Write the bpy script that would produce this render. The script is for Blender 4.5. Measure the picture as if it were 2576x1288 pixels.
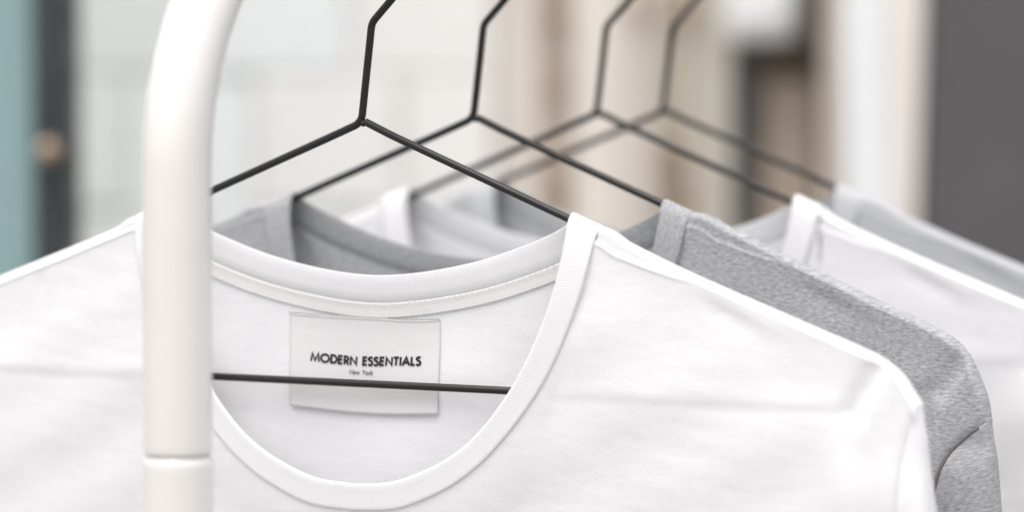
import bpy, bmesh, math, random
import numpy as np
from mathutils import Vector, Matrix

scene = bpy.context.scene
for o in list(bpy.data.objects):
    bpy.data.objects.remove(o)
C = scene.collection
R = math.radians
PHI = R(27)                                   # the rail runs away to the right at 27 degrees

# ------------------------------------------------------------------ camera
CZ = 1.457
cam_d = bpy.data.cameras.new("camera")
cam = bpy.data.objects.new("camera", cam_d); C.objects.link(cam)
cam.location = (0, 0, CZ)
cam.rotation_euler = (R(90) - math.atan(524 / 9000), 0, 0)
cam_d.sensor_width = 36.0
cam_d.lens = 9000 / 2575 * 36
cam_d.clip_start = 0.05; cam_d.clip_end = 500
cam_d.dof.use_dof = True
cam_d.dof.focus_distance = 1.287
cam_d.dof.aperture_fstop = 4.2
scene.camera = cam

# ------------------------------------------------------------------ sky, sun, exposure
SUN_EL, SUN_AZ = R(72), R(205)                # azimuth clockwise from +Y: high behind the camera
w = bpy.data.worlds.new("World"); scene.world = w; w.use_nodes = True
nt = w.node_tree
sky = nt.nodes.new("ShaderNodeTexSky"); sky.sky_type = 'NISHITA'
sky.sun_disc = False; sky.sun_elevation = SUN_EL; sky.sun_rotation = SUN_AZ
sky.air_density = 1.0; sky.dust_density = 5.0; sky.ozone_density = 1.0
hs = nt.nodes.new("ShaderNodeHueSaturation"); hs.inputs['Saturation'].default_value = 0.30   # thin overcast
bg = nt.nodes["Background"]; bg.inputs[1].default_value = 0.15
nt.links.new(sky.outputs[0], hs.inputs['Color']); nt.links.new(hs.outputs[0], bg.inputs[0])
sd = bpy.data.lights.new("sun", 'SUN'); sd.energy = 0.52; sd.angle = R(60); sd.color = (1.0, 0.975, 0.945)
sun = bpy.data.objects.new("sun", sd); C.objects.link(sun)
sdir = Vector((math.sin(SUN_AZ) * math.cos(SUN_EL), math.cos(SUN_AZ) * math.cos(SUN_EL), math.sin(SUN_EL)))
sun.rotation_euler = sdir.to_track_quat('Z', 'Y').to_euler(); sun.location = (1, -2, 4)
vs = scene.view_settings
vs.view_transform = 'Standard'; vs.look = 'None'; vs.gamma = 1; vs.exposure = 0.94
scene.cycles.use_denoising = True
scene.cycles.max_bounces = 10

# ------------------------------------------------------------------ materials
def mat(name, col, rough=0.6, coat=0.0, spec=0.5, translucent=0.0):
    m = bpy.data.materials.new(name); m.use_nodes = True
    b = m.node_tree.nodes["Principled BSDF"]
    b.inputs['Base Color'].default_value = (*col, 1); b.inputs['Roughness'].default_value = rough
    b.inputs['Specular IOR Level'].default_value = spec; b.inputs['Coat Weight'].default_value = coat
    return m

def N(m, t, **kw):
    n = m.node_tree.nodes.new(t)
    for k, v in kw.items(): setattr(n, k, v)
    return n

def L(m, a, b): m.node_tree.links.new(a, b)

def cols(m, stops, fac, mode='LINEAR'):
    r = N(m, "ShaderNodeValToRGB"); r.color_ramp.interpolation = mode
    e = r.color_ramp.elements
    while len(e) < len(stops): e.new(0.5)
    for i, (p, c) in enumerate(stops):
        e[i].position = p; e[i].color = (*c, 1)
    L(m, fac, r.inputs[0])
    return r.outputs[0]

def mapped(m, scale, rot=(0, 0, 0), coord='UV'):
    tc = N(m, "ShaderNodeTexCoord"); mp = N(m, "ShaderNodeMapping")
    mp.inputs['Scale'].default_value = scale; mp.inputs['Rotation'].default_value = rot
    L(m, tc.outputs[coord], mp.inputs[0])
    return mp.outputs[0]

def noise(m, vec, scale, detail=3, rough=0.55):
    n = N(m, "ShaderNodeTexNoise"); n.inputs['Scale'].default_value = scale
    n.inputs['Detail'].default_value = detail; n.inputs['Roughness'].default_value = rough
    L(m, vec, n.inputs['Vector'])
    return n.outputs[0]

def bump(m, height, strength, dist):
    b = N(m, "ShaderNodeBump"); b.inputs['Strength'].default_value = strength; b.inputs['Distance'].default_value = dist
    L(m, height, b.inputs['Height'])
    return b.outputs[0]

def math_node(m, op, a, b):
    n = N(m, "ShaderNodeMath", operation=op)
    for i, x in enumerate((a, b)):
        if isinstance(x, (int, float)): n.inputs[i].default_value = x
        else: L(m, x, n.inputs[i])
    return n.outputs[0]

def cloth(name, light, dark, melange, rib=False, through=0.18, relief=1.0):
    """jersey cloth; UV is in centimetres on the cloth"""
    m = mat(name, light, 0.9, spec=0.15)
    nodes = m.node_tree.nodes; b = nodes["Principled BSDF"]
    b.inputs['Sheen Weight'].default_value = 0.12
    b.inputs['Sheen Roughness'].default_value = 0.6
    fine = noise(m, mapped(m, (1, 1, 1)), 9.0, 2)
    if melange:
        s1 = noise(m, mapped(m, (1.5, 4.4, 1), (0, 0, R(14))), 2.6, 5, 0.7)
        s2 = noise(m, mapped(m, (2.8, 8.0, 1), (0, 0, R(35))), 1.6, 4, 0.7)
        f = math_node(m, 'ADD', math_node(m, 'MULTIPLY', s1, 0.62), math_node(m, 'MULTIPLY', s2, 0.38))
        mid = tuple((a + c) / 2 for a, c in zip(light, dark))
        col = cols(m, [(0.36, dark), (0.5, mid), (0.64, light)], f)
    else:
        f = noise(m, mapped(m, (0.6, 2.5, 1)), 1.5, 4)
        grain = noise(m, mapped(m, (1, 0.75, 1), (0, 0, R(20))), 17, 2, 0.7)
        f = math_node(m, 'ADD', math_node(m, 'MULTIPLY', f, 0.4), math_node(m, 'MULTIPLY', grain, 0.6))
        col = cols(m, [(0.3, dark), (0.7, light)], f)
    L(m, col, b.inputs['Base Color'])
    if rib:
        wv = N(m, "ShaderNodeTexWave", wave_type='BANDS', bands_direction='X')
        wv.inputs['Scale'].default_value = 3.3; wv.inputs['Distortion'].default_value = 0.15
        L(m, mapped(m, (1, 1, 1)), wv.inputs['Vector'])
        nrm = bump(m, wv.outputs['Color'], 0.38 * relief, 0.00017)
    else:
        soft = noise(m, mapped(m, (0.5, 0.8, 1)), 0.9, 2)
        h = math_node(m, 'ADD', math_node(m, 'MULTIPLY', fine, 0.25), soft)
        nrm = bump(m, h, 0.35 * relief, 0.0012)
    L(m, nrm, b.inputs['Normal'])
    tr = N(m, "ShaderNodeBsdfTranslucent"); L(m, col, tr.inputs[0]); L(m, nrm, tr.inputs['Normal'])
    mx = N(m, "ShaderNodeMixShader"); mx.inputs[0].default_value = through
    L(m, b.outputs[0], mx.inputs[1]); L(m, tr.outputs[0], mx.inputs[2])
    L(m, mx.outputs[0], nodes["Material Output"].inputs[0])
    return m

WHITE = (0.80, 0.795, 0.80)
white_cloth = cloth("white jersey", (0.845, 0.835, 0.835), (0.765, 0.755, 0.757), False)
white_rib = cloth("white rib knit", (0.82, 0.812, 0.812), (0.79, 0.782, 0.782), False, rib=True)
grey_cloth = cloth("grey melange jersey", (0.56, 0.56, 0.562), (0.225, 0.23, 0.24), True)
grey_rib = cloth("grey melange rib", (0.52, 0.52, 0.52), (0.25, 0.255, 0.265), True, rib=True)
pale_cloth = cloth("pale grey jersey", (0.57, 0.575, 0.58), (0.41, 0.415, 0.425), True)
pale_rib = cloth("pale grey rib", (0.57, 0.575, 0.58), (0.45, 0.455, 0.465), True, rib=True)
tape_cloth = cloth("cream seam tape", (0.81, 0.79, 0.775), (0.785, 0.765, 0.75), False)
label_cloth = cloth("satin label", (0.685, 0.67, 0.665), (0.655, 0.64, 0.635), False, through=0.05, relief=0.5)
thread_white = mat("white thread", (0.80, 0.77, 0.75), 0.8)
thread_grey = mat("grey thread", (0.22, 0.22, 0.25), 0.8)
thread_pale = mat("pale grey thread", (0.45, 0.44, 0.46), 0.8)
seam_grey = mat("dark seam thread", (0.13, 0.12, 0.11), 0.9)
ink_black = mat("black ink", (0.012, 0.012, 0.014), 0.8)
ink_grey = mat("grey ink", (0.12, 0.11, 0.13), 0.8)

black_metal = mat("black coated wire", (0.012, 0.0105, 0.0095), 0.4, spec=0.4)
_b = black_metal.node_tree.nodes["Principled BSDF"]
L(black_metal, bump(black_metal, noise(black_metal, mapped(black_metal, (1, 1, 1), coord='Object'), 900, 2), 0.12, 0.0004), _b.inputs['Normal'])
rack_paint = mat("cream gloss paint", (0.72, 0.69, 0.65), 0.3, coat=0.8)
rack_paint.node_tree.nodes["Principled BSDF"].inputs["Coat Roughness"].default_value = 0.18
_b = rack_paint.node_tree.nodes["Principled BSDF"]
L(rack_paint, cols(rack_paint, [(0.3, (0.675, 0.645, 0.605)), (0.7, (0.71, 0.68, 0.64))], noise(rack_paint, mapped(rack_paint, (1, 1, 1), coord='Object'), 14, 3)), _b.inputs['Base Color'])

def surface(name, c1, c2, scale, rough=0.7, vec_scale=(1, 1, 1), relief=0.3, dist=0.004, spots=None):
    m = mat(name, c1, rough)
    b = m.node_tree.nodes["Principled BSDF"]
    v = mapped(m, vec_scale, coord='Object')
    f = noise(m, v, scale, 5, 0.6)
    col = cols(m, [(0.32, c1), (0.68, c2)], f)
    if spots:
        sf = noise(m, mapped(m, (1, 1, 0.8), coord='Object'), spots[1], 2)
        msk = cols(m, [(0.58, (0, 0, 0)), (0.70, (1, 1, 1))], sf)
        mx = N(m, "ShaderNodeMix", data_type='RGBA')
        L(m, msk, mx.inputs[0]); L(m, col, mx.inputs[6]); mx.inputs[7].default_value = (*spots[0], 1)
        col = mx.outputs[2]
    L(m, col, b.inputs['Base Color'])
    L(m, bump(m, f, relief, dist), b.inputs['Normal'])
    return m

# ------------------------------------------------------------------ object helpers
def tag(o, label=None, cat=None, group=None, kind=None):
    for k, v in (('label', label), ('category', cat), ('group', group), ('kind', kind)):
        if v: o[k] = v
    return o

def thing(name, loc, rz, label, cat, group=None):
    o = bpy.data.objects.new(name, None); C.objects.link(o)
    o.empty_display_size = 0.05
    o.location = loc; o.rotation_euler = (0, 0, rz)
    return tag(o, label, cat, group)

def mesh_obj(name, verts, faces, m, parent=None, uv=None, smooth=True):
    me = bpy.data.meshes.new(name)
    me.from_pydata([tuple(v) for v in verts], [], [tuple(f) for f in faces])
    if uv is not None:
        ul = me.uv_layers.new(name="UVMap")
        li = np.empty(len(me.loops), dtype=np.int32); me.loops.foreach_get("vertex_index", li)
        ul.data.foreach_set("uv", np.asarray(uv, dtype=np.float32)[li].ravel())
    me.materials.append(m)
    if smooth: me.polygons.foreach_set("use_smooth", [True] * len(me.polygons))
    me.update()
    o = bpy.data.objects.new(name, me); C.objects.link(o)
    if parent: o.parent = parent
    return o

def grid_faces(nr, nc, wrap_c=False):
    f = []
    for i in range(nr - 1):
        for j in range(nc if wrap_c else nc - 1):
            k = (j + 1) % nc
            f.append((i * nc + j, i * nc + k, (i + 1) * nc + k, (i + 1) * nc + j))
    return f

def bevel_box(bm, x0, x1, y0, y1, z0, z1, bev=0.0, seg=1):
    r = bmesh.ops.create_cube(bm, size=1)
    for v in r['verts']:
        v.co = Vector(((x0 + x1) / 2 + v.co.x * (x1 - x0), (y0 + y1) / 2 + v.co.y * (y1 - y0), (z0 + z1) / 2 + v.co.z * (z1 - z0)))
    if bev:
        es = list({e for v in r['verts'] for e in v.link_edges})
        bmesh.ops.bevel(bm, geom=es, offset=bev, segments=seg, profile=0.6, affect='EDGES')

def bm_obj(name, bm, m, parent=None, smooth=False):
    me = bpy.data.meshes.new(name); bm.to_mesh(me); bm.free()
    me.materials.append(m)
    if smooth: me.polygons.foreach_set("use_smooth", [True] * len(me.polygons))
    o = bpy.data.objects.new(name, me); C.objects.link(o)
    if parent: o.parent = parent
    return o

def box_obj(name, dims, m, parent=None, bev=0.002):
    bm = bmesh.new(); bevel_box(bm, *dims, bev=bev)
    return bm_obj(name, bm, m, parent)

def fillet(pts, rad, n=7):
    """round the inner corners of a polyline"""
    P = [np.array(p, float) for p in pts]
    rads = rad if isinstance(rad, (list, tuple)) else [rad] * len(P)
    out = [P[0]]
    for i in range(1, len(P) - 1):
        a = P[i - 1] - P[i]; b = P[i + 1] - P[i]
        la, lb = np.linalg.norm(a), np.linalg.norm(b); a /= la; b /= lb
        ang = math.acos(max(-1, min(1, a @ b)))
        if ang > math.pi - 0.01 or rads[i] <= 0: out.append(P[i]); continue
        d = min(rads[i] / math.tan(ang / 2), 0.48 * la, 0.48 * lb)
        r = d * math.tan(ang / 2)
        bis = (a + b) / np.linalg.norm(a + b); ctr = P[i] + bis * r / math.sin(ang / 2)
        u0 = (P[i] + a * d - ctr) / r; u1 = (P[i] + b * d - ctr) / r
        tot = math.acos(max(-1, min(1, u0 @ u1)))
        for k in range(n + 1):
            t = k / n
            out.append(ctr + r * (math.sin((1 - t) * tot) * u0 + math.sin(t * tot) * u1) / math.sin(tot))
    out.append(P[-1])
    return out

def tube(path, rad, seg=14, dome=True):
    """verts, faces of a round tube along a path with domed ends"""
    P = [np.array(p, float) for p in path]
    rads = [rad] * len(P) if isinstance(rad, (int, float)) else list(rad)
    if dome:
        d0 = (P[0] - P[1]) / np.linalg.norm(P[0] - P[1]); d1 = (P[-1] - P[-2]) / np.linalg.norm(P[-1] - P[-2])
        st, en, r0, r1 = [], [], rads[0], rads[-1]
        for k in range(4):
            a = (k + 0.15) / 4 * math.pi / 2
            st.append((P[0] + d0 * r0 * math.cos(a) * 0.6, r0 * math.sin(a)))
            en.append((P[-1] + d1 * r1 * math.sin(a + 0.12) * 0.6, r1 * math.cos(a)))
        rads = [r for _, r in st] + rads + [r for _, r in en]
        P = [p for p, _ in st] + P + [p for p, _ in en]
    n = len(P); T = []
    for i in range(n):
        t = P[min(i + 1, n - 1)] - P[max(i - 1, 0)]; T.append(t / np.linalg.norm(t))
    up = np.array([0, 1, 0.0]) if abs(T[0][1]) < 0.9 else np.array([1.0, 0, 0])
    V, nrm = [], up - (up @ T[0]) * T[0]; nrm /= np.linalg.norm(nrm)
    for i in range(n):
        nrm = nrm - (nrm @ T[i]) * T[i]; nrm /= np.linalg.norm(nrm); bi = np.cross(T[i], nrm)
        for k in range(seg):
            a = 2 * math.pi * k / seg
            V.append(P[i] + rads[i] * (math.cos(a) * nrm + math.sin(a) * bi))
    F = grid_faces(n, seg, True)
    F.append(tuple(range(seg))[::-1]); F.append(tuple((n - 1) * seg + k for k in range(seg)))
    return V, F

def tube_obj(name, path, rad, m, parent=None, seg=14, dome=True):
    V, F = tube(path, rad, seg, dome)
    return mesh_obj(name, V, F, m, parent)

def cm(u, v, wv=0.0):
    """cloth coordinates in centimetres (across, up, towards the viewer) to the thing's own axes in metres"""
    return (u / 100, -wv / 100, v / 100)

# ------------------------------------------------------------------ where things hang
A1 = np.array([-0.05421, 1.30, 1.4299])                        # apex of the first hanger
RAIL = np.array([math.sin(PHI), math.cos(PHI), 0])
ACROSS = np.array([math.cos(PHI), -math.sin(PHI), 0])
STEPS = [0.0, 0.0876, 0.1972, 0.2629]
def apex(i): return A1 + RAIL * STEPS[i]

# ------------------------------------------------------------------ the street behind
ground_m = surface("grey paving", (0.22, 0.21, 0.205), (0.30, 0.29, 0.28), 3.0, 0.85)
ground = mesh_obj("ground", [(-60, -60, 0), (60, -60, 0), (60, 60, 0), (-60, 60, 0)], [(0, 1, 2, 3)], ground_m, smooth=False)
tag(ground, kind='structure')

YB, YD, YC = 2.56, 2.04, 2.40                  # far wall, open door, column and dark wall
def bx(px, Y=YB): return (px - 1287.5) * Y / 9000                   # width of the facade laid out in metres at its own distance
def bz(px, Y=YB): return CZ + (120 - px) / 9000 * Y

# blue-green door with its dark edge and brass knob
door_m = surface("blue green door paint", (0.20, 0.315, 0.30), (0.25, 0.36, 0.36), 5.0, 0.45, (1, 1, 0.5))
dark_m = surface("blackened iron", (0.018, 0.024, 0.024), (0.03, 0.035, 0.034), 20.0, 0.5)
brass_m = mat("aged brass", (0.42, 0.31, 0.22), 0.4); brass_m.node_tree.nodes["Principled BSDF"].inputs['Metallic'].default_value = 0.6
dr = thing("door", (bx(60, YD), YD, 0), 0, "blue-green painted door standing open, with a dark edge strip, left of the white wall", "door")
ox, oy = bx(60, YD), YD
box_obj("door_leaf", (bx(-1400, YD) - ox, bx(91, YD) - ox, 0.0, 0.045, 0.02, 2.3), door_m, dr)
box_obj("edge_strip", (bx(91, YD) - ox + 0.0005, bx(181, YD) - ox, -0.012, 0.05, 0.0, 2.36), dark_m, dr)
kz = bz(372, YD)
kb = tube_obj("knob", [(bx(146, YD) - ox, -0.012, kz), (bx(146, YD) - ox, -0.03, kz), (bx(146, YD) - ox, -0.04, kz), (bx(146, YD) - ox, -0.05, kz)], [0.003, 0.003, 0.0068, 0.005], brass_m, dr, 16)
for zz in (1.475, 1.44, 1.395, 1.36):
    bm = bmesh.new(); bevel_box(bm, bx(181, YD) - ox, bx(190, YD) - ox, -0.01, 0.03, zz - 0.006, zz + 0.006, 0.001)
    bm_obj("hinge_knuckle", bm, dark_m, dr)

# white painted brick wall: every brick a piece of its own
rng = random.Random(4)
tints = [((0.71, 0.725, 0.675), (0.77, 0.785, 0.735)), ((0.83, 0.845, 0.83), (0.87, 0.88, 0.865)), ((0.85, 0.815, 0.78), (0.885, 0.855, 0.82))]
brick_ms = [surface("white painted brick " + k, a, b, 18.0, 0.8, relief=0.4) for k, (a, b) in zip(("greenish", "cool", "warm"), tints)]
mortar_m = surface("painted mortar", (0.72, 0.72, 0.69), (0.76, 0.75, 0.72), 30.0, 0.9)
wall = thing("brick_wall", (bx(720), YB, 0), 0, "white painted brick wall behind the hangers, between the blue-green door and the pale planks", "wall")
wx = bx(720)
box_obj("mortar", (bx(20) - wx, bx(1246) - wx, 0.006, 0.2, 0, 3.0), mortar_m, wall, 0)
xs = [bx(30), bx(500), bx(880), bx(1245)]
xs2 = [bx(30), bx(330), bx(640), bx(1010), bx(1245)]
course = 0.096
z0 = bz(188) - 15 * course
meshes = {}
for k in range(38):
    za = z0 + k * course
    if za < 0 or za > 2.95: continue
    xx = xs if k % 2 else xs2
    for i in range(len(xx) - 1):
        wd = xx[i + 1] - xx[i] - 0.003
        xc = (xx[i + 1] + xx[i]) / 2
        mi = 0 if xc < bx(370) else (1 if xc < bx(760) else 2)
        key = (k % 2, i)
        if key not in meshes:
            bm = bmesh.new(); bevel_box(bm, -wd / 2, wd / 2, 0.000, 0.02, 0.0015, course - 0.0015, 0.002)
            me = bpy.data.meshes.new("brick"); bm.to_mesh(me); bm.free(); me.materials.append(brick_ms[mi]); meshes[key] = me
        o = bpy.data.objects.new("brick", meshes[key]); C.objects.link(o); o.parent = wall
        o.location = (xc - wx, rng.uniform(-0.002, 0.002), za)

# screen of weathered upright planks
pl = thing("plank_screen", (bx(1540), YB, 0), 0, "screen of weathered pale wooden planks with brown knots, right of the white brick wall", "wooden screen")
px0 = bx(1540)
def wood(name, c1, c2, spot=None, sc=6.0):
    c1, c2 = [tuple(min(.85, 1.17 * x) for x in c) for c in (c1, c2)]
    return surface(name, c1, c2, sc, 0.8, (6, 6, 0.6), 0.4, spots=spot)
plank_defs = [
    (1250, 1366, wood("bleached plank", (0.56, 0.50, 0.45), (0.66, 0.60, 0.55)), 0.0),
    (1368, 1428, wood("brown plank", (0.36, 0.29, 0.225), (0.46, 0.385, 0.315), ((0.22, 0.14, 0.08), 9.0)), 0.008),
    (1430, 1560, wood("sandy plank", (0.68, 0.61, 0.55), (0.74, 0.68, 0.62)), 0.0),
    (1562, 1648, wood("pinkish plank", (0.54, 0.48, 0.43), (0.61, 0.545, 0.50)), 0.004),
    (1650, 1735, wood("olive plank", (0.40, 0.36, 0.285), (0.50, 0.455, 0.375), ((0.34, 0.22, 0.12), 9.0)), -0.004),
    (1737, 1800, wood("pale plank", (0.50, 0.455, 0.385), (0.58, 0.53, 0.46)), 0.0),
    (1802, 1844, wood("light plank", (0.54, 0.51, 0.45), (0.62, 0.585, 0.525)), 0.004),
]
for a, b, m, off in plank_defs:
    box_obj("plank", (bx(a) - px0, bx(b) - px0, -off, 0.03, 0.0, 2.6), m, pl, 0.002)
knot_m = surface("wood knot", (0.24, 0.15, 0.085), (0.34, 0.23, 0.14), 40.0, 0.8)
for kx, ky, r in ((1392, 25, 0.011), (1392, 210, 0.007), (1400, 470, 0.009), (1702, 505, 0.008), (1690, 395, 0.006), (1600, 20, 0.006), (1395, 600, 0.007), (1725, 15, 0.007)):
    zc = bz(ky)
    V = []; n = 12
    for j in range(n):
        a = 2 * math.pi * j / n; rr = r * rng.uniform(0.75, 1.15)
        V.append((bx(kx) - px0 + 0.66 * rr * math.cos(a), -0.0135, zc + 2.0 * rr * math.sin(a)))
    V += [(v[0], 0.02, v[2]) for v in V]
    F = [tuple(range(n))[::-1]] + [(j, (j + 1) % n, n + (j + 1) % n, n + j) for j in range(n)]
    mesh_obj("knot", V, F, knot_m, pl, smooth=False)

# dark post with the white rounded box fixed to it, brown door behind
post_m = surface("dark grey steel", (0.06, 0.057, 0.055), (0.08, 0.076, 0.073), 9.0, 0.55)
pt = box_obj("dark_post", (-0.0102, 0.0102, -0.015, 0.03, 0, 2.6), post_m, None, 0.002)
pt.location = (bx(1878), YB, 0)
tag(pt, "thin dark grey upright post between the pale planks and the brown door", "post")
brown_m = surface("brown timber", (0.56, 0.43, 0.33), (0.72, 0.59, 0.48), 2.2, 0.6, (3, 3, 1.0), spots=((0.52, 0.39, 0.26), 7.0))
brown_top = surface("dark brown timber", (0.12, 0.085, 0.055), (0.17, 0.125, 0.09), 6.0, 0.6)
grey_brown = surface("grey brown timber", (0.25, 0.215, 0.18), (0.30, 0.26, 0.22), 6.0, 0.6)
bd = thing("brown_door", (bx(1994), YB, 0), 0, "brown wooden door panel under a grey-brown lintel, beside the white column", "door")
bo = bx(1994)
box_obj("panel", (bx(1905) - bo, bx(2082) - bo, -0.01, 0.05, 0, bz(195)), brown_m, bd, 0.001)
box_obj("rail_board", (bx(1905) - bo, bx(2082) - bo, -0.016, 0.05, bz(194), bz(125)), brown_top, bd, 0.002)
box_obj("lintel", (bx(1905) - bo, bx(2082) - bo, -0.022, 0.05, bz(124), 2.6), grey_brown, bd, 0.002)
white_paint = surface("white enamel", (0.87, 0.86, 0.85), (0.89, 0.88, 0.87), 10.0, 0.4)
bm = bmesh.new()
bevel_box(bm, -0.0248, 0.0248, -0.03, 0.03, 0.0, 0.10, 0.013, 4)
lb = thing("wall_box", (bx(1902), YB - 0.046, bz(104)), 0, "small white rounded box mounted high in front of the dark post", "box")
bm_obj("housing", bm, white_paint, lb, True)
box_obj("cover_plate", (-0.019, 0.019, -0.033, -0.0295, 0.014, 0.086), white_paint, lb, 0.0012)
# white column
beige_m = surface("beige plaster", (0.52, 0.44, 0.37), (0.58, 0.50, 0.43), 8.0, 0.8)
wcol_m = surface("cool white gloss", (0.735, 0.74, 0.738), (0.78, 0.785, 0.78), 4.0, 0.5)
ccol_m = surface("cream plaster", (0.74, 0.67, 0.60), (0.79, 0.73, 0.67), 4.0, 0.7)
wc = thing("column", (bx(2205, YC), YC, 0), 0, "white square column with beige and cream edges, between the brown door and the dark grey wall", "column")
co = bx(2205, YC)
def slab(name, a0, a1, b0, b1, y0, y1, m):
    """upright board whose left and right edges lean slightly: a at the top of the view, b at its foot"""
    zt, zb = bz(0, YC), bz(700, YC)
    def X(p0, p1, z): return bx(p0 + (p1 - p0) * (zt - z) / (zt - zb), YC) - co
    V = []
    for z in (0.9, 2.1):
        V += [(X(a0, a1, z), y0, z), (X(b0, b1, z), y0, z), (X(b0, b1, z), y1, z), (X(a0, a1, z), y1, z)]
    # straight below and above the leaning stretch
    V = [(v[0], v[1], 0.0) for v in V[:4]] + V + [(v[0], v[1], 2.7) for v in V[4:]]
    F = [(3, 2, 1, 0), (12, 13, 14, 15)]
    for k in range(3):
        for j in range(4):
            F.append((k * 4 + j, k * 4 + (j + 1) % 4, k * 4 + 4 + (j + 1) % 4, k * 4 + 4 + j))
    return mesh_obj(name, V, F, m, wc, smooth=False)
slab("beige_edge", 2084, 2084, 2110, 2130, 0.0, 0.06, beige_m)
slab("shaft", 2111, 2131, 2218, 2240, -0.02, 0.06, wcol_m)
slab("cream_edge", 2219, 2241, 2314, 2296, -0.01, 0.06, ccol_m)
# dark grey wall
dg_m = surface("dark grey render", (0.078, 0.074, 0.076), (0.092, 0.088, 0.089), 6.0, 0.8)
dgw = box_obj("dark_wall", (bx(2316, YC), bx(4200, YC), YC - 0.004, YC + 0.14, 0, 2.4), dg_m, None, 0.002)
tag(dgw, "plain dark grey wall at the right, beyond the white column", "wall")
tag(box_obj("rear_wall", (-1.6, 1.6, YB + 0.21, YB + 0.4, 0, 2.9), mortar_m, None, 0), kind='structure')

# ------------------------------------------------------------------ clothes rack
RC = A1 + ACROSS * 0.002
RZ = A1[2] + 0.0815
pray = (443.5 - 1287.5) / 9000
t_post = (pray * RC[1] - RC[0]) / (RAIL[0] - pray * RAIL[1])
POST = RC + RAIL * t_post                                       # foot of the near post
TR = 0.0115
rack = thing("clothes_rack", (POST[0], POST[1], 0), PHI * -1, "cream painted tubular clothes rack whose rounded front post stands before the first shirt", "clothes rack")
BR = 0.095; LEN = 1.06
def rk(a, z): return (0, a, z)                                  # the rack's own axis: along the rail
zj = CZ + (120 - 1150) / 9000 * POST[1]                         # height of the joint in the post
bend = [rk(BR - BR * math.cos(R(k * 7.5)), RZ - BR + BR * math.sin(R(k * 7.5))) for k in range(13)]
bend2 = [rk(LEN - BR + BR * math.sin(R(k * 7.5)), RZ - BR + BR * math.cos(R(k * 7.5))) for k in range(13)]
tube_obj("post", [rk(0, zj + 0.0003), rk(0, zj + 0.0010), rk(0, zj + 0.0016), rk(0, zj + 0.004), rk(0, zj + 0.3 * (RZ - BR - zj)), rk(0, zj + 0.7 * (RZ - BR - zj))] + bend[:12], [TR - 0.0009, TR - 0.0001] + [TR] * 16, rack_paint, rack, 40, False)
tube_obj("rail", bend[11:] + [rk(0.3, RZ), rk(0.6, RZ)] + bend2[:2], TR, rack_paint, rack, 40, False)
tube_obj("lower_post", [rk(0, 0.03), rk(0, 0.5), rk(0, zj - 0.0060), rk(0, zj - 0.0030), rk(0, zj - 0.0014), rk(0, zj - 0.0005), rk(0, zj)], [TR + .0004, TR + .0004, TR + .0004, TR + .0004, TR + .0002, TR - .0004, TR - .0009], rack_paint, rack, 40, False)
tube_obj("far_post", bend2[1:] + [rk(LEN, 1.0), rk(LEN, 0.03)], TR, rack_paint, rack, 32, False)
for a in (0.0, LEN):
    tube_obj("foot", [(-0.24, a, 0.014), (0.24, a, 0.014)], 0.0135, rack_paint, rack, 24)
tube_obj("bottom_rail", [rk(TR, 0.12), rk(LEN - TR, 0.12)], 0.009, rack_paint, rack, 24, False)

# ------------------------------------------------------------------ wire hangers
WR = 0.00140
HLAB = ["black wire hanger nearest the rack's front post, carrying the white shirt with the printed label",
        "black wire hanger carrying the darker heather grey shirt behind the first white shirt",
        "black wire hanger, slightly blurred, carrying the second white shirt behind the heather grey one",
        "most blurred black wire hanger at the back, carrying the pale grey shirt"]
def c3(pts): return [cm(*p) for p in pts]
def make_hanger():
    t = thing("hanger", (0, 0, 0), -PHI, HLAB[0], "hanger", "black wire hangers on the rail")
    # neck and hook run on from the left arm as one bent wire
    hook = fillet(c3([(-1.2, -0.475), (-0.05, 0.0), (0.39, 3.62), (2.55, 5.85), (2.5, 8.2), (0.2, 9.6), (-2.1, 8.2), (-2.2, 6.9)]), [0, .0055, .006, .006, .006, .0125, .006, 0])
    tube_obj("hook", hook, WR, black_metal, t)
    tube_obj("arm", fillet(c3([(-1.15, -0.4545), (-8.5, -3.43), (-10.3, -4.20), (-13, -5.42), (-19.3, -8.05), (-19.0, -9.5), (-18.8, -9.53)]), [0, .05, .05, .05, .004, .004, 0]), WR, black_metal, t)
    tube_obj("arm", fillet(c3([(0.17, 0.02, .05), (1.2, -0.45, 0), (8.5, -3.39), (10.3, -4.20), (13, -5.42), (19.3, -8.05), (19.0, -9.5), (18.8, -9.53)]), [0, .02, .05, .05, .05, .004, .004, 0]), WR, black_metal, t)
    tube_obj("crossbar", c3([(-18.81, -9.53), (0, -9.53), (18.81, -9.53)]), WR, black_metal, t, dome=False)
    bm = bmesh.new(); bmesh.ops.create_uvsphere(bm, u_segments=12, v_segments=8, radius=0.0012, matrix=Matrix.Translation(cm(0.06, -0.03, 0.06)))
    bm_obj("weld", bm, black_metal, t, True)
    return t
h0 = make_hanger(); h0.location = A1
for i in (1, 2, 3):
    h = h0.copy(); C.objects.link(h); h.location = apex(i); h['label'] = HLAB[i]
    h.rotation_euler = (0, 0, -PHI + R((0, 0.6, -0.8, 0.9)[i]))
    for ch in list(h0.children):
        c = ch.copy(); C.objects.link(c); c.parent = h

# ------------------------------------------------------------------ T-shirts
def sst(x, a, b):
    t = np.clip((x - a) / (b - a), 0, 1); return t * t * (3 - 2 * t)

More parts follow.
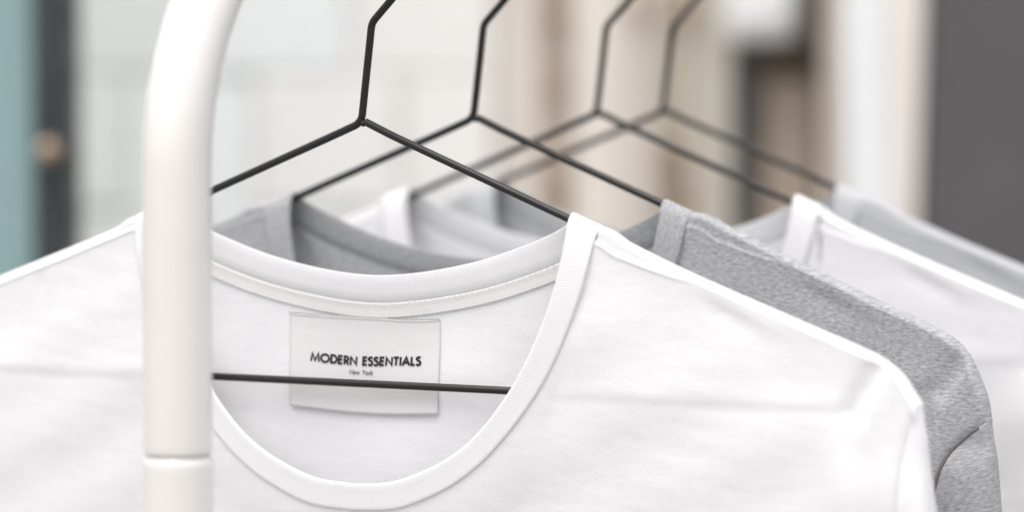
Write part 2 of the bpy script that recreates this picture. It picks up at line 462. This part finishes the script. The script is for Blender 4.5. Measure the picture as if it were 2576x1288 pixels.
def catmull(P, n):
    """resample rows of P (k x d) by the arc length of the first two columns"""
    P = np.asarray(P, float); pts = []
    Q = np.vstack([2 * P[0] - P[1], P, 2 * P[-1] - P[-2]])
    for i in range(1, len(Q) - 2):
        for t in np.linspace(0, 1, 16, endpoint=False):
            p0, p1, p2, p3 = Q[i - 1], Q[i], Q[i + 1], Q[i + 2]
            pts.append(0.5 * (2 * p1 + (p2 - p0) * t + (2 * p0 - 5 * p1 + 4 * p2 - p3) * t * t + (3 * p1 - p0 - 3 * p2 + p3) * t ** 3))
    pts.append(P[-1]); pts = np.array(pts)
    s = np.concatenate([[0], np.cumsum(np.linalg.norm(np.diff(pts[:, :3], axis=0), axis=1))])
    x = np.linspace(0, s[-1], n)
    return np.stack([np.interp(x, s, pts[:, k]) for k in range(pts.shape[1])], 1), s[-1]

# half of the collar: inner edge (u, v, w) and outer edge (u, v, w), front centre up over the wire to back centre
COLLAR = [
    ((0, -13.13, .80), (0, -14.10, .84)), ((1.6, -12.98, .80), (1.85, -13.93, .84)), ((3.11, -12.42, .79), (3.66, -13.2, .82)),
    ((4.2, -11.80, .77), (4.95, -12.35, .80)), ((5.12, -11.02, .75), (5.95, -11.4, .78)), ((6.0, -9.97, .73), (6.92, -10.25, .76)),
    ((6.75, -8.85, .72), (7.75, -9.05, .74)), ((7.42, -7.55, .70), (8.45, -7.7, .72)), ((7.98, -6.1, .65), (9.03, -6.2, .68)),
    ((8.30, -4.8, .55), (9.37, -4.95, .58)), ((8.43, -3.9, .42), (9.52, -4.2, .44)), ((8.46, -3.40, .27), (9.60, -3.78, .29)),
    ((8.47, -3.14, 0), (9.68, -3.60, 0)), ((8.38, -3.32, -.30), (9.45, -3.85, -.30)), ((8.0, -3.60, -.50), (8.95, -4.30, -.50)),
    ((7.3, -3.96, -.60), (7.95, -4.86, -.60)), ((6.3, -4.36, -.65), (6.75, -5.35, -.65)), ((4.32, -5.0, -.70), (4.6, -6.02, -.70)),
    ((2.0, -5.46, -.75), (2.1, -6.5, -.75)), ((0, -5.62, -.75), (0, -6.67, -.75))]
RIDGE = [(9.68, -3.60), (9.95, -3.68), (10.25, -3.85), (10.7, -4.12), (13.1, -5.13), (16.98, -6.58), (19.3, -7.44), (20.1, -7.80), (20.76, -8.3), (21.19, -8.89), (21.49, -9.34)]

SEAM1 = [(21.55, -9.30, .1), (21.39, -10.04, .42), (21.08, -11.45, .6), (20.96, -12.91, .7), (20.95, -16, .8), (21.3, -20, .8), (22, -24.5, .5)]
OUT1 = [(21.49, -9.34), (21.77, -10.41), (21.92, -11.75), (22.07, -12.93), (22.6, -16), (23.4, -20), (24.6, -27.5)]
SEAM2 = [(20.90, -10.75, .1), (20.25, -11.23, .42), (19.63, -11.83, .6), (19.3, -12.5, .7), (19.05, -13.5, .75), (18.95, -15.5, .8), (19.6, -20, .8), (21, -25, .5)]
OUT2 = [(20.88, -10.74), (21.11, -12.02), (21.28, -14.0), (21.8, -17), (22.6, -21), (23.8, -28)]
RIDGE2 = [(9.40, -3.42), (9.85, -3.53), (10.3, -3.78), (10.96, -4.09), (13.35, -5.15), (16.49, -6.5), (19.0, -7.55), (19.87, -8.2), (20.33, -8.96), (20.72, -9.88), (20.89, -10.75)]

_rw = np.random.RandomState(7)
_WAVES = [(_rw.uniform(.5, 3.2), _rw.uniform(0, 2 * math.pi), _rw.uniform(0, 2 * math.pi)) for _ in range(26)]
def crumple(U, V, ph, side):
    """shallow random unevenness of hanging jersey, centimetres"""
    h = np.zeros_like(U)
    for f, a, p in _WAVES:
        h += np.sin(f * (U * math.cos(a) + V * math.sin(a) * .8) + p + 1.7 * ph + side) * .0034 / f ** .8
    env = .5 + .5 * np.sin(.31 * U + .23 * V + ph)
    for f, a, p in _WAVES[:8]:
        h += env * .0016 * np.sin(2.3 * f * (U * math.cos(a) + V * math.sin(a)) + p)
    return h

def fibres(t, ridge_pts, m, count, seed, length):
    """stray cotton fibres standing off the turned edge"""
    r_ = random.Random(seed); V, F = [], []
    for _ in range(count):
        k = r_.randrange(len(ridge_pts) - 1); f = r_.random()
        p = ridge_pts[k] * (1 - f) + ridge_pts[k + 1] * f
        p = p + np.array([0, -.04, r_.uniform(-.05, .25)])
        a = r_.uniform(.2, 2.9); ln = length * r_.uniform(.3, 1.0)
        d = np.array([math.cos(a), math.sin(a), r_.uniform(-.4, .4)])
        b = np.array([-d[1], d[0], 0]) * .0028
        bend = np.array([r_.uniform(-.4, .4), r_.uniform(-.3, .2), 0]) * ln
        q = [p, p + d * ln * .5, p + d * ln + bend * .6]
        i0 = len(V)
        for j, z in enumerate(q):
            wd = (1, .8, .3)[j]
            V.append(cm(*(z - b * wd))); V.append(cm(*(z + b * wd)))
        F += [(i0, i0 + 1, i0 + 3, i0 + 2), (i0 + 2, i0 + 3, i0 + 5, i0 + 4)]
    o = mesh_obj("fuzz", V, F, m, t); o['kind'] = 'stuff'

def make_shirt(i, label, cm_, rm_, group, kn=1.0, dv=0.0, ridge=RIDGE, seam=SEAM1, outer=OUT1, q=1.0, ph=0.0, dark_seam=False, tag_label=False, bulge=1.0):
    A = apex(i)
    t = thing("t_shirt", A, -PHI + R((0, 0.6, -0.8, 0.9)[i]), label, "t-shirt", group)
    half = np.array([(*a, *b) for a, b in COLLAR])
    half[:, 0] *= kn; half[:, 3] = half[:, 0] + (half[:, 3] - half[:, 0] / kn)
    half[:, 1] += dv; half[:, 4] += dv
    loop = np.vstack([half, [[-r[0], r[1], r[2], -r[3], r[4], r[5]] for r in half[-2:0:-1]], half[:1]])
    nL = int(420 * q)
    S, arc = catmull(loop, nL + 1); S = np.roll(S[:-1], -int(nL * .69), 0)      # the join lies on the shoulder
    inn, out = S[:, :3], S[:, 3:]
    tan = np.roll(inn, -1, 0) - np.roll(inn, 1, 0); tan /= np.linalg.norm(tan, axis=1)[:, None]
    od = out - inn; wid = np.linalg.norm(od, axis=1)[:, None]; od = od / wid
    nrm = np.cross(tan, od); nrm /= np.linalg.norm(nrm, axis=1)[:, None]          # away from the body: front to the viewer
    if nrm[np.argmin(inn[:, 1]), 2] < 0: nrm = -nrm
    prof = [(.03, -.07), (-.01, -.045), (-.025, 0), (-.01, .045), (.04, .085), (.12, .10), (.3, .085), (.6, .08), (.85, .085), (.95, .085), (.985, .06), (1.0, .01), (.97, -.04), (.6, -.075), (.3, -.075)]
    V, UV = [], []
    ss = np.arange(nL + 1) / nL * arc
    for c, h in prof:
        p = inn + od * wid * c + nrm * h * (.78, .75, .5, .5)[i]
        V.append(np.vstack([p, p[:1]])); UV.append(np.stack([ss, np.full(nL + 1, c)], 1))
    P = np.array(V).transpose(1, 0, 2).reshape(-1, 3); UVs = np.array(UV).transpose(1, 0, 2).reshape(-1, 2)
    k = len(prof); F = []
    for a in range(nL):
        b = a + 1
        for c in range(k):
            d = (c + 1) % k
            F.append((a * k + c, a * k + d, b * k + d, b * k + c))
    mesh_obj("collar", [cm(*p) for p in P], F, rm_, t, UVs)

    # ---- front and back panels
    rr = np.array(ridge, float); rr[:, 0] += 0
    rl = rr.copy(); rl[:, 1] += 0.16 * sst(rl[:, 0], 9.6, 14)
    rr[0] = half[12, 3:5]; rl[0] = half[12, 3:5]
    def rid_v(u):
        au = np.abs(u)
        xr = np.concatenate([[0], rr[:, 0]]); yr = np.concatenate([[-0.1], rr[:, 1]]); yl = np.concatenate([[-0.1], rl[:, 1]])
        return np.where(u > 0, np.interp(au, xr, yr), np.interp(au, xr, yl))
    seam_ = np.array(seam, float)
    iP = 12
    def panel(side):
        e = half[:iP + 1] if side > 0 else half[iP:][::-1]                        # centre -> peak
        e = e[:, :3] + (e[:, 3:] - e[:, :3]) * 0.93
        e[:, 2] -= side * 0.03
        right = np.vstack([e[1:], [(u, v, 0) for u, v in rr[1:]]])
        left = np.vstack([e[1:], [(u, v, 0) for u, v in rl[1:]]]); left[:, 0] *= -1
        top = np.vstack([left[::-1], e[:1], right])
        nC = int((330 if side > 0 else 250) * q)
        T, _ = catmull(top, nC)
        hem_v = -66.0
        rows = np.concatenate([np.linspace(0, .8, int(20 * q) + 4, endpoint=False), np.linspace(.8, 16, int(112 * q), endpoint=False), np.linspace(16, 62, int(40 * q))])
        tau = rows / 62.0
        u0, v0, w0 = T[:, 0][None], T[:, 1][None], T[:, 2][None]
        s = np.linspace(-1, 1, nC)[None]
        ub = 22.0 * np.sign(s) * np.abs(s) ** 0.9
        tt = tau[:, None]
        Vv = v0 + (hem_v - v0) * tt
        U = u0 + (ub - u0) * tt
        # side edges follow the armhole seam
        for sg, col in ((1, -1), (-1, 0)):
            ev = Vv[:, col]; want = sg * np.interp(-ev, -seam_[:, 1], seam_[:, 0], right=22.0)
            want = np.where(ev < seam_[-1, 1], sg * (seam_[-1, 0] + (22 - seam_[-1, 0]) * np.clip((seam_[-1, 1] - ev) / 20, 0, 1)), want)
            corr = want - U[:, col]
            corr[0] = 0
            U = U + corr[:, None] * sst(sg * s, 0.80, 1.0) ** 1.5
        d_top = v0 - Vv
        d_r = np.maximum(rid_v(U) - Vv, 0)
        au = np.abs(U)
        if side > 0:
            W = .41 + .25 * bulge * sst(d_r, .2, 5) - .20 * sst(d_r, 5, 16)
            # shoulder seam: the front piece lies a little proud of the strip turned over the wire
            sv = np.interp(au, [8.8, 9.7, 10.2, 11.6, 12.8, 13.4, 20], [-3.9, -4.10, -4.45, -4.92, -5.24, -5.33, -7.9]) + dv * .5
            svl = np.interp(au, [8.8, 9.7, 13.1, 16, 20], [-3.85, -4.05, -5.32, -6.36, -7.85]) + dv * .5
            sv = np.where(U > 0, sv, svl)
            amp = (1.0 if i == 0 else .35) * np.where(U > 0, .13 * (1 - .9 * sst(au, 11.5, 14)), .11)
            W = W + (amp * (sst(sv - Vv, -.02, .05) - 1) + .35 * amp * np.exp(-((sv - Vv - .06) / .07) ** 2)) * sst(au, 8.6, 9.2)
            # line pressed by the crossbar
            bar = sst(au, 7.0, 9.0) * (1 - sst(au, 18.6, 19.6))
            W = W + bar * (.03 * np.exp(-((Vv + 9.35) / .40) ** 2) - .022 * np.exp(-((Vv + 9.72) / .16) ** 2))
            # the corner of the hanger pokes out and folds drop from it
            gx, gy = 20.05 + (Vv + 8.2) * .55, np.clip(Vv, -9.6, -8.2)
            dd = np.sqrt((U - np.clip(gx, 19.3, 20.2)) ** 2 + (Vv - gy) ** 2)
            W = W - .22 * np.exp(-(dd / .45) ** 2)
            W = W + .16 * np.exp(-((U - 18.9 + .05 * (Vv + 9)) / .7) ** 2) * sst(-Vv, 8.6, 12.5)
            W = W - .10 * np.exp(-((U - 19.75 + .04 * (Vv + 9)) / .42) ** 2) * sst(-Vv, 9.4, 12)
            W = W + .15 * np.exp(-((-U - 19.0) / .8) ** 2) * sst(-Vv, 8.7, 10.4)
            # soft dents
            if i == 1:
                W = W + .17 * np.exp(-((U - 19.5 - .16 * (Vv + 9.3)) / .34) ** 2) * sst(-Vv, 8.6, 10.2) - .10 * np.exp(-((U - 18.7 - .16 * (Vv + 9.3)) / .4) ** 2) * sst(-Vv, 8.6, 10.2)
            W = W - .07 * np.exp(-((U - 14.6) / 1.1) ** 2 - ((Vv + 6.55 + .40 * (U - 14.6)) / .42) ** 2)
            W = W + .03 * np.exp(-((U - 15.6) / 1.3) ** 2 - ((Vv + 6.55 + .40 * (U - 15.6)) / .3) ** 2)
            W = W + .06 * np.sin(.52 * U + 1.1 + ph) * sst(d_r, 4, 13) + .03 * np.sin(1.25 * U + .25 * Vv + ph) * sst(d_r, 5, 12)
            W = W + .030 * np.sin(6.0 * U + ph) * np.exp(-((U + 13.8) / 1.6) ** 2) * np.exp(-((d_r - 1.0) / .8) ** 2)
            W = W + .03 * np.sin(.9 * U - 1.7 * Vv + ph) * sst(d_r, 1, 4)
        else:
            W = -(.62 + .12 * sst(d_r, .5, 3) - .46 * sst(d_r, 3, 13)) + .12 * np.sin(.5 * U + .4 + ph) * sst(d_r, 5, 14) + .03 * np.sin(1.1 * U - .9 * Vv + 2 + ph) * sst(d_r, 2, 6)
        W = W + crumple(U, Vv, ph, side) * sst(d_top, .1, 1.5)
        # start at the collar edge or round over the wire
        on_ridge = (np.abs(w0) < .06) & (np.abs(u0) > half[iP, 3] * .93 - .12)
        sg = side
        blend = sst(d_top, 0.0, .35 + 3.2 * sst(half[iP, 3] * .93 - np.abs(u0), 0, 2.2))
        Wn = w0 * (1 - blend) + W * blend
        ramp = np.sqrt(np.clip(1 - (1 - np.clip(np.where(on_ridge, d_top, d_r) / .22, 0, 1)) ** 2, 0, 1))
        Wr = W * ramp
        kk = sst(np.abs(u0) - half[iP, 3] * .93, -.35, .25) * np.ones_like(W)
        k2 = np.where(on_ridge, 1.0, kk * sst(np.abs(w0), .5, 0.0))
        Wf = Wr * k2 + Wn * (1 - k2)
        # soft seam to the sleeve at the side edges
        if side > 0:
            edge = np.abs(np.abs(s) - 1)
            Wf = Wf - .10 * np.exp(-(edge / .006) ** 2) * sst(d_r, .2, .8)
        Pn = np.stack([U, Vv, Wf], -1)
        nR = len(rows)
        flat = Pn.reshape(-1, 3)
        uv = flat[:, :2]
        FF = np.arange(nR * nC).reshape(nR, nC)
        quads = np.stack([FF[:-1, :-1], FF[1:, :-1], FF[1:, 1:], FF[:-1, 1:]], -1).reshape(-1, 4)
        if side < 0: quads = quads[:, ::-1]
        mesh_obj("front_panel" if side > 0 else "back_panel", np.stack([flat[:, 0], -flat[:, 2], flat[:, 1]], 1) / 100, quads.tolist(), cm_, t, uv)
        return Pn
    front = panel(1); back = panel(-1)

    # ---- sleeves
    for sg in (1, -1):
        so = np.array(outer, float)
        v_end = so[-1, 1]; n = int(90 * q)
        vv = seam_[0, 1] - (seam_[0, 1] - v_end) * np.linspace(0, 1, n) ** 1.35
        O = np.interp(-vv, -so[:, 1], so[:, 0])
        I = np.interp(-vv, -seam_[:, 1], seam_[:, 0]); 
        col = front[:, -1] if sg > 0 else front[:, 0]
        wf = np.interp(-vv, -col[:, 1], col[:, 2]) + .10
        wf = np.maximum(wf, 0.04)
        I = np.where(vv < seam_[-1, 1], seam_[-1, 0] + .2 * (seam_[-1, 1] - vv) * .3, I)
        th = np.linspace(0, math.pi, int(44 * q) + 6)
        Uq = I[:, None] - .04 + (O - I + .04)[:, None] * np.sin(th)[None] ** .9
        Wq = wf[:, None] * np.sign(np.cos(th))[None] * np.abs(np.cos(th))[None] ** .75
        fold = np.sin(th)[None] * np.cos(th)[None]
        Wq = Wq + fold * .35 * sst(seam_[0, 1] - vv, .5, 5)[:, None] * (1 + .3 * np.sin(.8 * vv + ph))[:, None]
        Vq = vv[:, None] + 0 * Uq
        G = np.stack([sg * Uq, Vq, Wq], -1); nc = G.shape[1]
        flat = G.reshape(-1, 3)
        arcw = np.cumsum(np.concatenate([np.zeros((n, 1)), np.linalg.norm(np.diff(G, axis=1), axis=2)], 1), 1).reshape(-1)
        uv = np.stack([arcw * .9 + .25 * flat[:, 1], flat[:, 1] - .3 * arcw], 1)
        Fs = grid_faces(n, nc)
        mesh_obj("sleeve", np.stack([flat[:, 0], -flat[:, 2], flat[:, 1]], 1) / 100, Fs, cm_, t, uv)
        if dark_seam:
            m_ = vv > -26
            path = [cm(sg * (a - .02), b, c + .02) for a, b, c in zip(I[m_], vv[m_], wf[m_])][3::2]
            tube_obj("armhole_seam", path, 0.00045, seam_grey, t, 6)
    if i < 2:
        edge = np.array([(u, v + .02, 0) for u, v in rr] + [(u, v, 0) for u, v in outer[1:4]], float)
        edge_l = np.array([(-u, v + .02, 0) for u, v in rl], float)
        fm = mat("loose fibre", (0.85, 0.85, 0.85) if i == 0 else (0.5, 0.5, 0.5), 0.9)
        fibres(t, np.vstack([edge_l[::-1]]), fm, 700, 3 + i, .09)
        fibres(t, edge, fm, 1100, 5 + i, .09 if i == 0 else .12)
    if i == 0: detail_neck(t, inn, out, od, nrm, back)
    return t

def interp_back(back, u, v):
    """depth of the back panel at (u, v), by nearest grid point"""
    d = (back[..., 0] - u) ** 2 + (back[..., 1] - v) ** 2
    k = np.unravel_index(np.argmin(d), d.shape)
    return back[k][2]

def detail_neck(t, inn, out, od, nrm, back):
    # tape sewn under the back collar, and its stitches
    sel = [k for k in range(len(inn)) if inn[k, 2] < -.42]
    sel.sort(key=lambda k: -out[k, 0])
    V, UV = [], []
    prof = [(-.06, .06), (.0, .115), (.05, .10), (.25, .085), (.44, .10), (.50, .09), (.52, .02)]
    s = 0
    for a, k in enumerate(sel):
        if a: s += np.linalg.norm(out[k] - out[sel[a - 1]])
        for c, h in prof:
            p = out[k] + od[k] * c; p = p + np.array([0, 0, h]); V.append(cm(*p)); UV.append((s, c))
    mesh_obj("neck_tape", V, [f for f in grid_faces(len(sel), len(prof))], tape_cloth, t, UV)
    bm = bmesh.new()
    rows = [(-.03, .118), (.45, .108)]
    for c, h in rows:
        acc = 0
        for a in range(1, len(sel)):
            k = sel[a]; st = out[k] - out[sel[a - 1]]; acc += np.linalg.norm(st)
            if acc < .21: continue
            acc = 0
            p = out[k] + od[k] * c + np.array([0, 0, h])
            ang = math.atan2(st[1], st[0])
            M = Matrix.Translation(cm(*p)) @ Matrix.Rotation(-ang, 4, 'Y') @ Matrix.Diagonal((.0011, .00018, .0002, 1))
            bmesh.ops.create_cube(bm, size=1, matrix=M)
    o = bm_obj("stitching", bm, thread_white, t); o['kind'] = 'stuff'

    # woven label with its print
    TL, TR_, BR_, BL = (-3.51, -7.06), (2.82, -7.08), (2.96, -10.53), (-3.28, -10.50)
    bg_ = np.array([[interp_back(back, -3.5 + 6.5 * a / 8, -7.0 - 3.7 * b / 6) for a in range(9)] for b in range(7)])
    bg_ = (bg_ + np.median(bg_, 1, keepdims=True)) / 2
    def backw(u, v):
        x = min(max((u + 3.5) / 6.5 * 8, 0), 7.999); y = min(max((-7.0 - v) / 3.7 * 6, 0), 5.999)
        i, j = int(y), int(x); fx, fy = x - j, y - i
        return (bg_[i, j] * (1 - fx) + bg_[i, j + 1] * fx) * (1 - fy) + (bg_[i + 1, j] * (1 - fx) + bg_[i + 1, j + 1] * fx) * fy
    def lab(a, b, off=0.0):
        """a across 0..1, b down 0..1"""
        u = (TL[0] + (TR_[0] - TL[0]) * a) * (1 - b) + (BL[0] + (BR_[0] - BL[0]) * a) * b
        v = (TL[1] + (TR_[1] - TL[1]) * a) * (1 - b) + (BL[1] + (BR_[1] - BL[1]) * a) * b
        v += -.13 * math.sin(math.pi * a) * b - .05 * math.sin(math.pi * a * 1.0) * (1 - b) - .06 * math.exp(-((a - .8) / .14) ** 2) * (1 - b) ** 3
        wv = backw(u, v) + .055 - .02 * (1 - b) + .05 * b ** 1.5 + .05 * math.sin(math.pi * a) * (1 - .5 * b) + .035 * math.sin(5.2 * a + 2.5 * b + .6) * b - .05 * math.exp(-((a - .35) / .2) ** 2) * math.sin(math.pi * b)
        return (u, v, wv + off)
    na, nb = 60, 40
    V = [cm(*lab(j / na, k / nb)) for k in range(nb + 1) for j in range(na + 1)]
    UVl = [(j / na * 6.3, -k / nb * 3.5) for k in range(nb + 1) for j in range(na + 1)]
    F = [f[::-1] for f in grid_faces(nb + 1, na + 1)]
    lb = mesh_obj("label", V, F, label_cloth, t, UVl)
    sol = lb.modifiers.new("thickness", 'SOLIDIFY'); sol.thickness = 0.00015; sol.offset = -1
    # hem threads at the top and bottom edge
    for b, m, r0 in ((0.004, thread_grey, 0.00011), (0.997, thread_pale, 0.00013)):
        bm = bmesh.new()
        for k in range(64):
            a = (k + .5) / 64
            p = lab(a, b + .006 * (k % 2), .02)
            bmesh.ops.create_cube(bm, size=1, matrix=Matrix.Translation(cm(*p)) @ Matrix.Rotation(.35, 4, 'Y') @ Matrix.Diagonal((.0009, 2 * r0, 2 * r0, 1)))
        o = bm_obj("hem_thread", bm, m, lb); o['kind'] = 'stuff'
    seam_w = tube_obj("label_stitch", [cm(*lab(a, .022, .012)) for a in np.linspace(.01, .99, 40)], 0.00022, thread_white, lb, 6)

    # geometric sans letters as strokes, cap height 1
    def arc_(cx, cy, rx, ry, a0, a1, n=14):
        return [(cx + rx * math.cos(R(a0 + (a1 - a0) * k / n)), cy + ry * math.sin(R(a0 + (a1 - a0) * k / n))) for k in range(n + 1)]
    S_ = [(.44, .83)] + arc_(.255, .745, .2, .2, 40, 200, 10) + arc_(.25, .26, .225, .235, 60, -150, 12)
    G = {
        'M': (.98, [[(.06, 0), (.17, 1), (.49, .12), (.81, 1), (.92, 0)]]),
        'O': (1.0, [arc_(.5, .5, .43, .45, 0, 360, 30)]),
        'D': (.74, [[(.1, .05), (.1, .95), (.26, .95)] + arc_(.26, .5, .42, .45, 90, -90, 16) + [(.1, .05)]]),
        'E': (.56, [[(.5, .94), (.1, .94), (.1, .06), (.5, .06)], [(.1, .52), (.47, .52)]]),
        'R': (.60, [[(.1, 0), (.1, .94), (.26, .94)] + arc_(.26, .69, .24, .25, 90, -90, 10) + [(.12, .44)], [(.27, .44), (.54, 0)]]),
        'N': (.80, [[(.1, 0), (.1, .94), (.7, .07), (.7, 1)]]),
        'S': (.54, [S_]),
        'T': (.54, [[(.01, .94), (.53, .94)], [(.27, .94), (.27, 0)]]),
        'I': (.24, [[(.12, 0), (.12, 1)]]),
        'A': (.80, [[(.04, 0), (.40, .96), (.76, 0)], [(.18, .33), (.62, .33)]]),
        'L': (.50, [[(.1, 1), (.1, .06), (.46, .06)]]),
        'e': (.60, [[(.09, .31), (.50, .31)] + arc_(.29, .31, .21, .27, 0, 310, 18)]),
        'w': (.80, [[(.03, .6), (.21, .04), (.38, .56), (.55, .04), (.73, .6)]]),
        'Y': (.64, [[(.02, 1), (.31, .45), (.60, 1)], [(.31, .47), (.31, 0)]]),
        'o': (.66, [arc_(.33, .31, .24, .27, 0, 360, 20)]),
        'r': (.36, [[(.09, 0), (.09, .6)], [(.09, .4)] + arc_(.25, .38, .14, .2, 160, 60, 6)]),
        'k': (.52, [[(.09, 0), (.09, 1)], [(.45, .6), (.12, .29)], [(.2, .36), (.48, 0)]]),
        ' ': (.40, [])}
    def write(name, text, u0, u1, base, cap, weight, m, track=0.0):
        total = sum(G[c][0] + track for c in text) - track
        kx = (u1 - u0) / total
        V, F = [], []
        x = 0
        def put(px, py):
            u = u0 + px * kx; v = base(u) + py * cap
            # find label parameters for (u, v)
            b = (v - TL[1]) / (BL[1] - TL[1]); l = TL[0] + (BL[0] - TL[0]) * b; r_ = TR_[0] + (BR_[0] - TR_[0]) * b
            a = (u - l) / (r_ - l)
            wv = lab(a, b)[2] + .012
            V.append(cm(u, v, wv)); return len(V) - 1
        hw = weight / 2
        for ch in text:
            wd, strokes = G[ch]
            for st in strokes:
                closed = len(st) > 4 and math.hypot(st[0][0] - st[-1][0], st[0][1] - st[-1][1]) < 1e-6
                n = len(st); ids = []
                for k in range(n):
                    p = np.array(st[k])
                    pv = np.array(st[k - 1] if k else (st[-2] if closed else st[0])); nx = np.array(st[k + 1] if k < n - 1 else (st[1] if closed else st[-1]))
                    d0 = p - pv; d1 = nx - p
                    sc = np.array([kx, cap])
                    d0 = d0 * sc; d1 = d1 * sc
                    if np.linalg.norm(d0) < 1e-9: d0 = d1
                    if np.linalg.norm(d1) < 1e-9: d1 = d0
                    d0 /= np.linalg.norm(d0); d1 /= np.linalg.norm(d1)
                    n0 = np.array([-d0[1], d0[0]]); n1 = np.array([-d1[1], d1[0]])
                    mt = n0 + n1; ml = np.linalg.norm(mt); mt = mt / ml if ml > .3 else n0
                    mit = mt / max(.55, mt @ n0) * hw / sc
                    ids.append((put(x + p[0] + mit[0], p[1] + mit[1]), put(x + p[0] - mit[0], p[1] - mit[1])))
                for k in range(n - 1):
                    F.append((ids[k][0], ids[k][1], ids[k + 1][1], ids[k + 1][0]))
            x += wd + track
        o = mesh_obj(name, V, F, m, lb, smooth=False)
        return o
    basel = lambda u: float(np.interp(u, [-2.5, -.8, .3, 2.2], [-8.83, -8.91, -8.89, -8.80]))
    write("lettering", "MODERN ESSENTIALS", -2.50, 2.14, basel, .305, .084, ink_black, .07)
    write("small_lettering", "New York", -.83, .17, lambda u: -9.24 + .0 * u, .165, .03, ink_grey, .05)

make_shirt(0, "front white T-shirt with the printed neck label reading MODERN ESSENTIALS", white_cloth, white_rib, "T-shirts hanging on the rack", tag_label=True)
make_shirt(1, "darker heather grey T-shirt with a visible sleeve seam, right behind the front white shirt", grey_cloth, grey_rib, "T-shirts hanging on the rack",
           kn=.945, dv=.14, ridge=RIDGE2, seam=SEAM2, outer=OUT2, q=.85, ph=1.4, dark_seam=True)
make_shirt(2, "plain white T-shirt hanging between the two grey shirts, soft out of focus", white_cloth, white_rib, "T-shirts hanging on the rack", kn=1.05, dv=-.05, q=.6, ph=2.6)
make_shirt(3, "pale grey T-shirt hanging at the very back, most out of focus", pale_cloth, pale_rib, "T-shirts hanging on the rack", kn=.94, dv=.12, q=.55, ph=4.0)
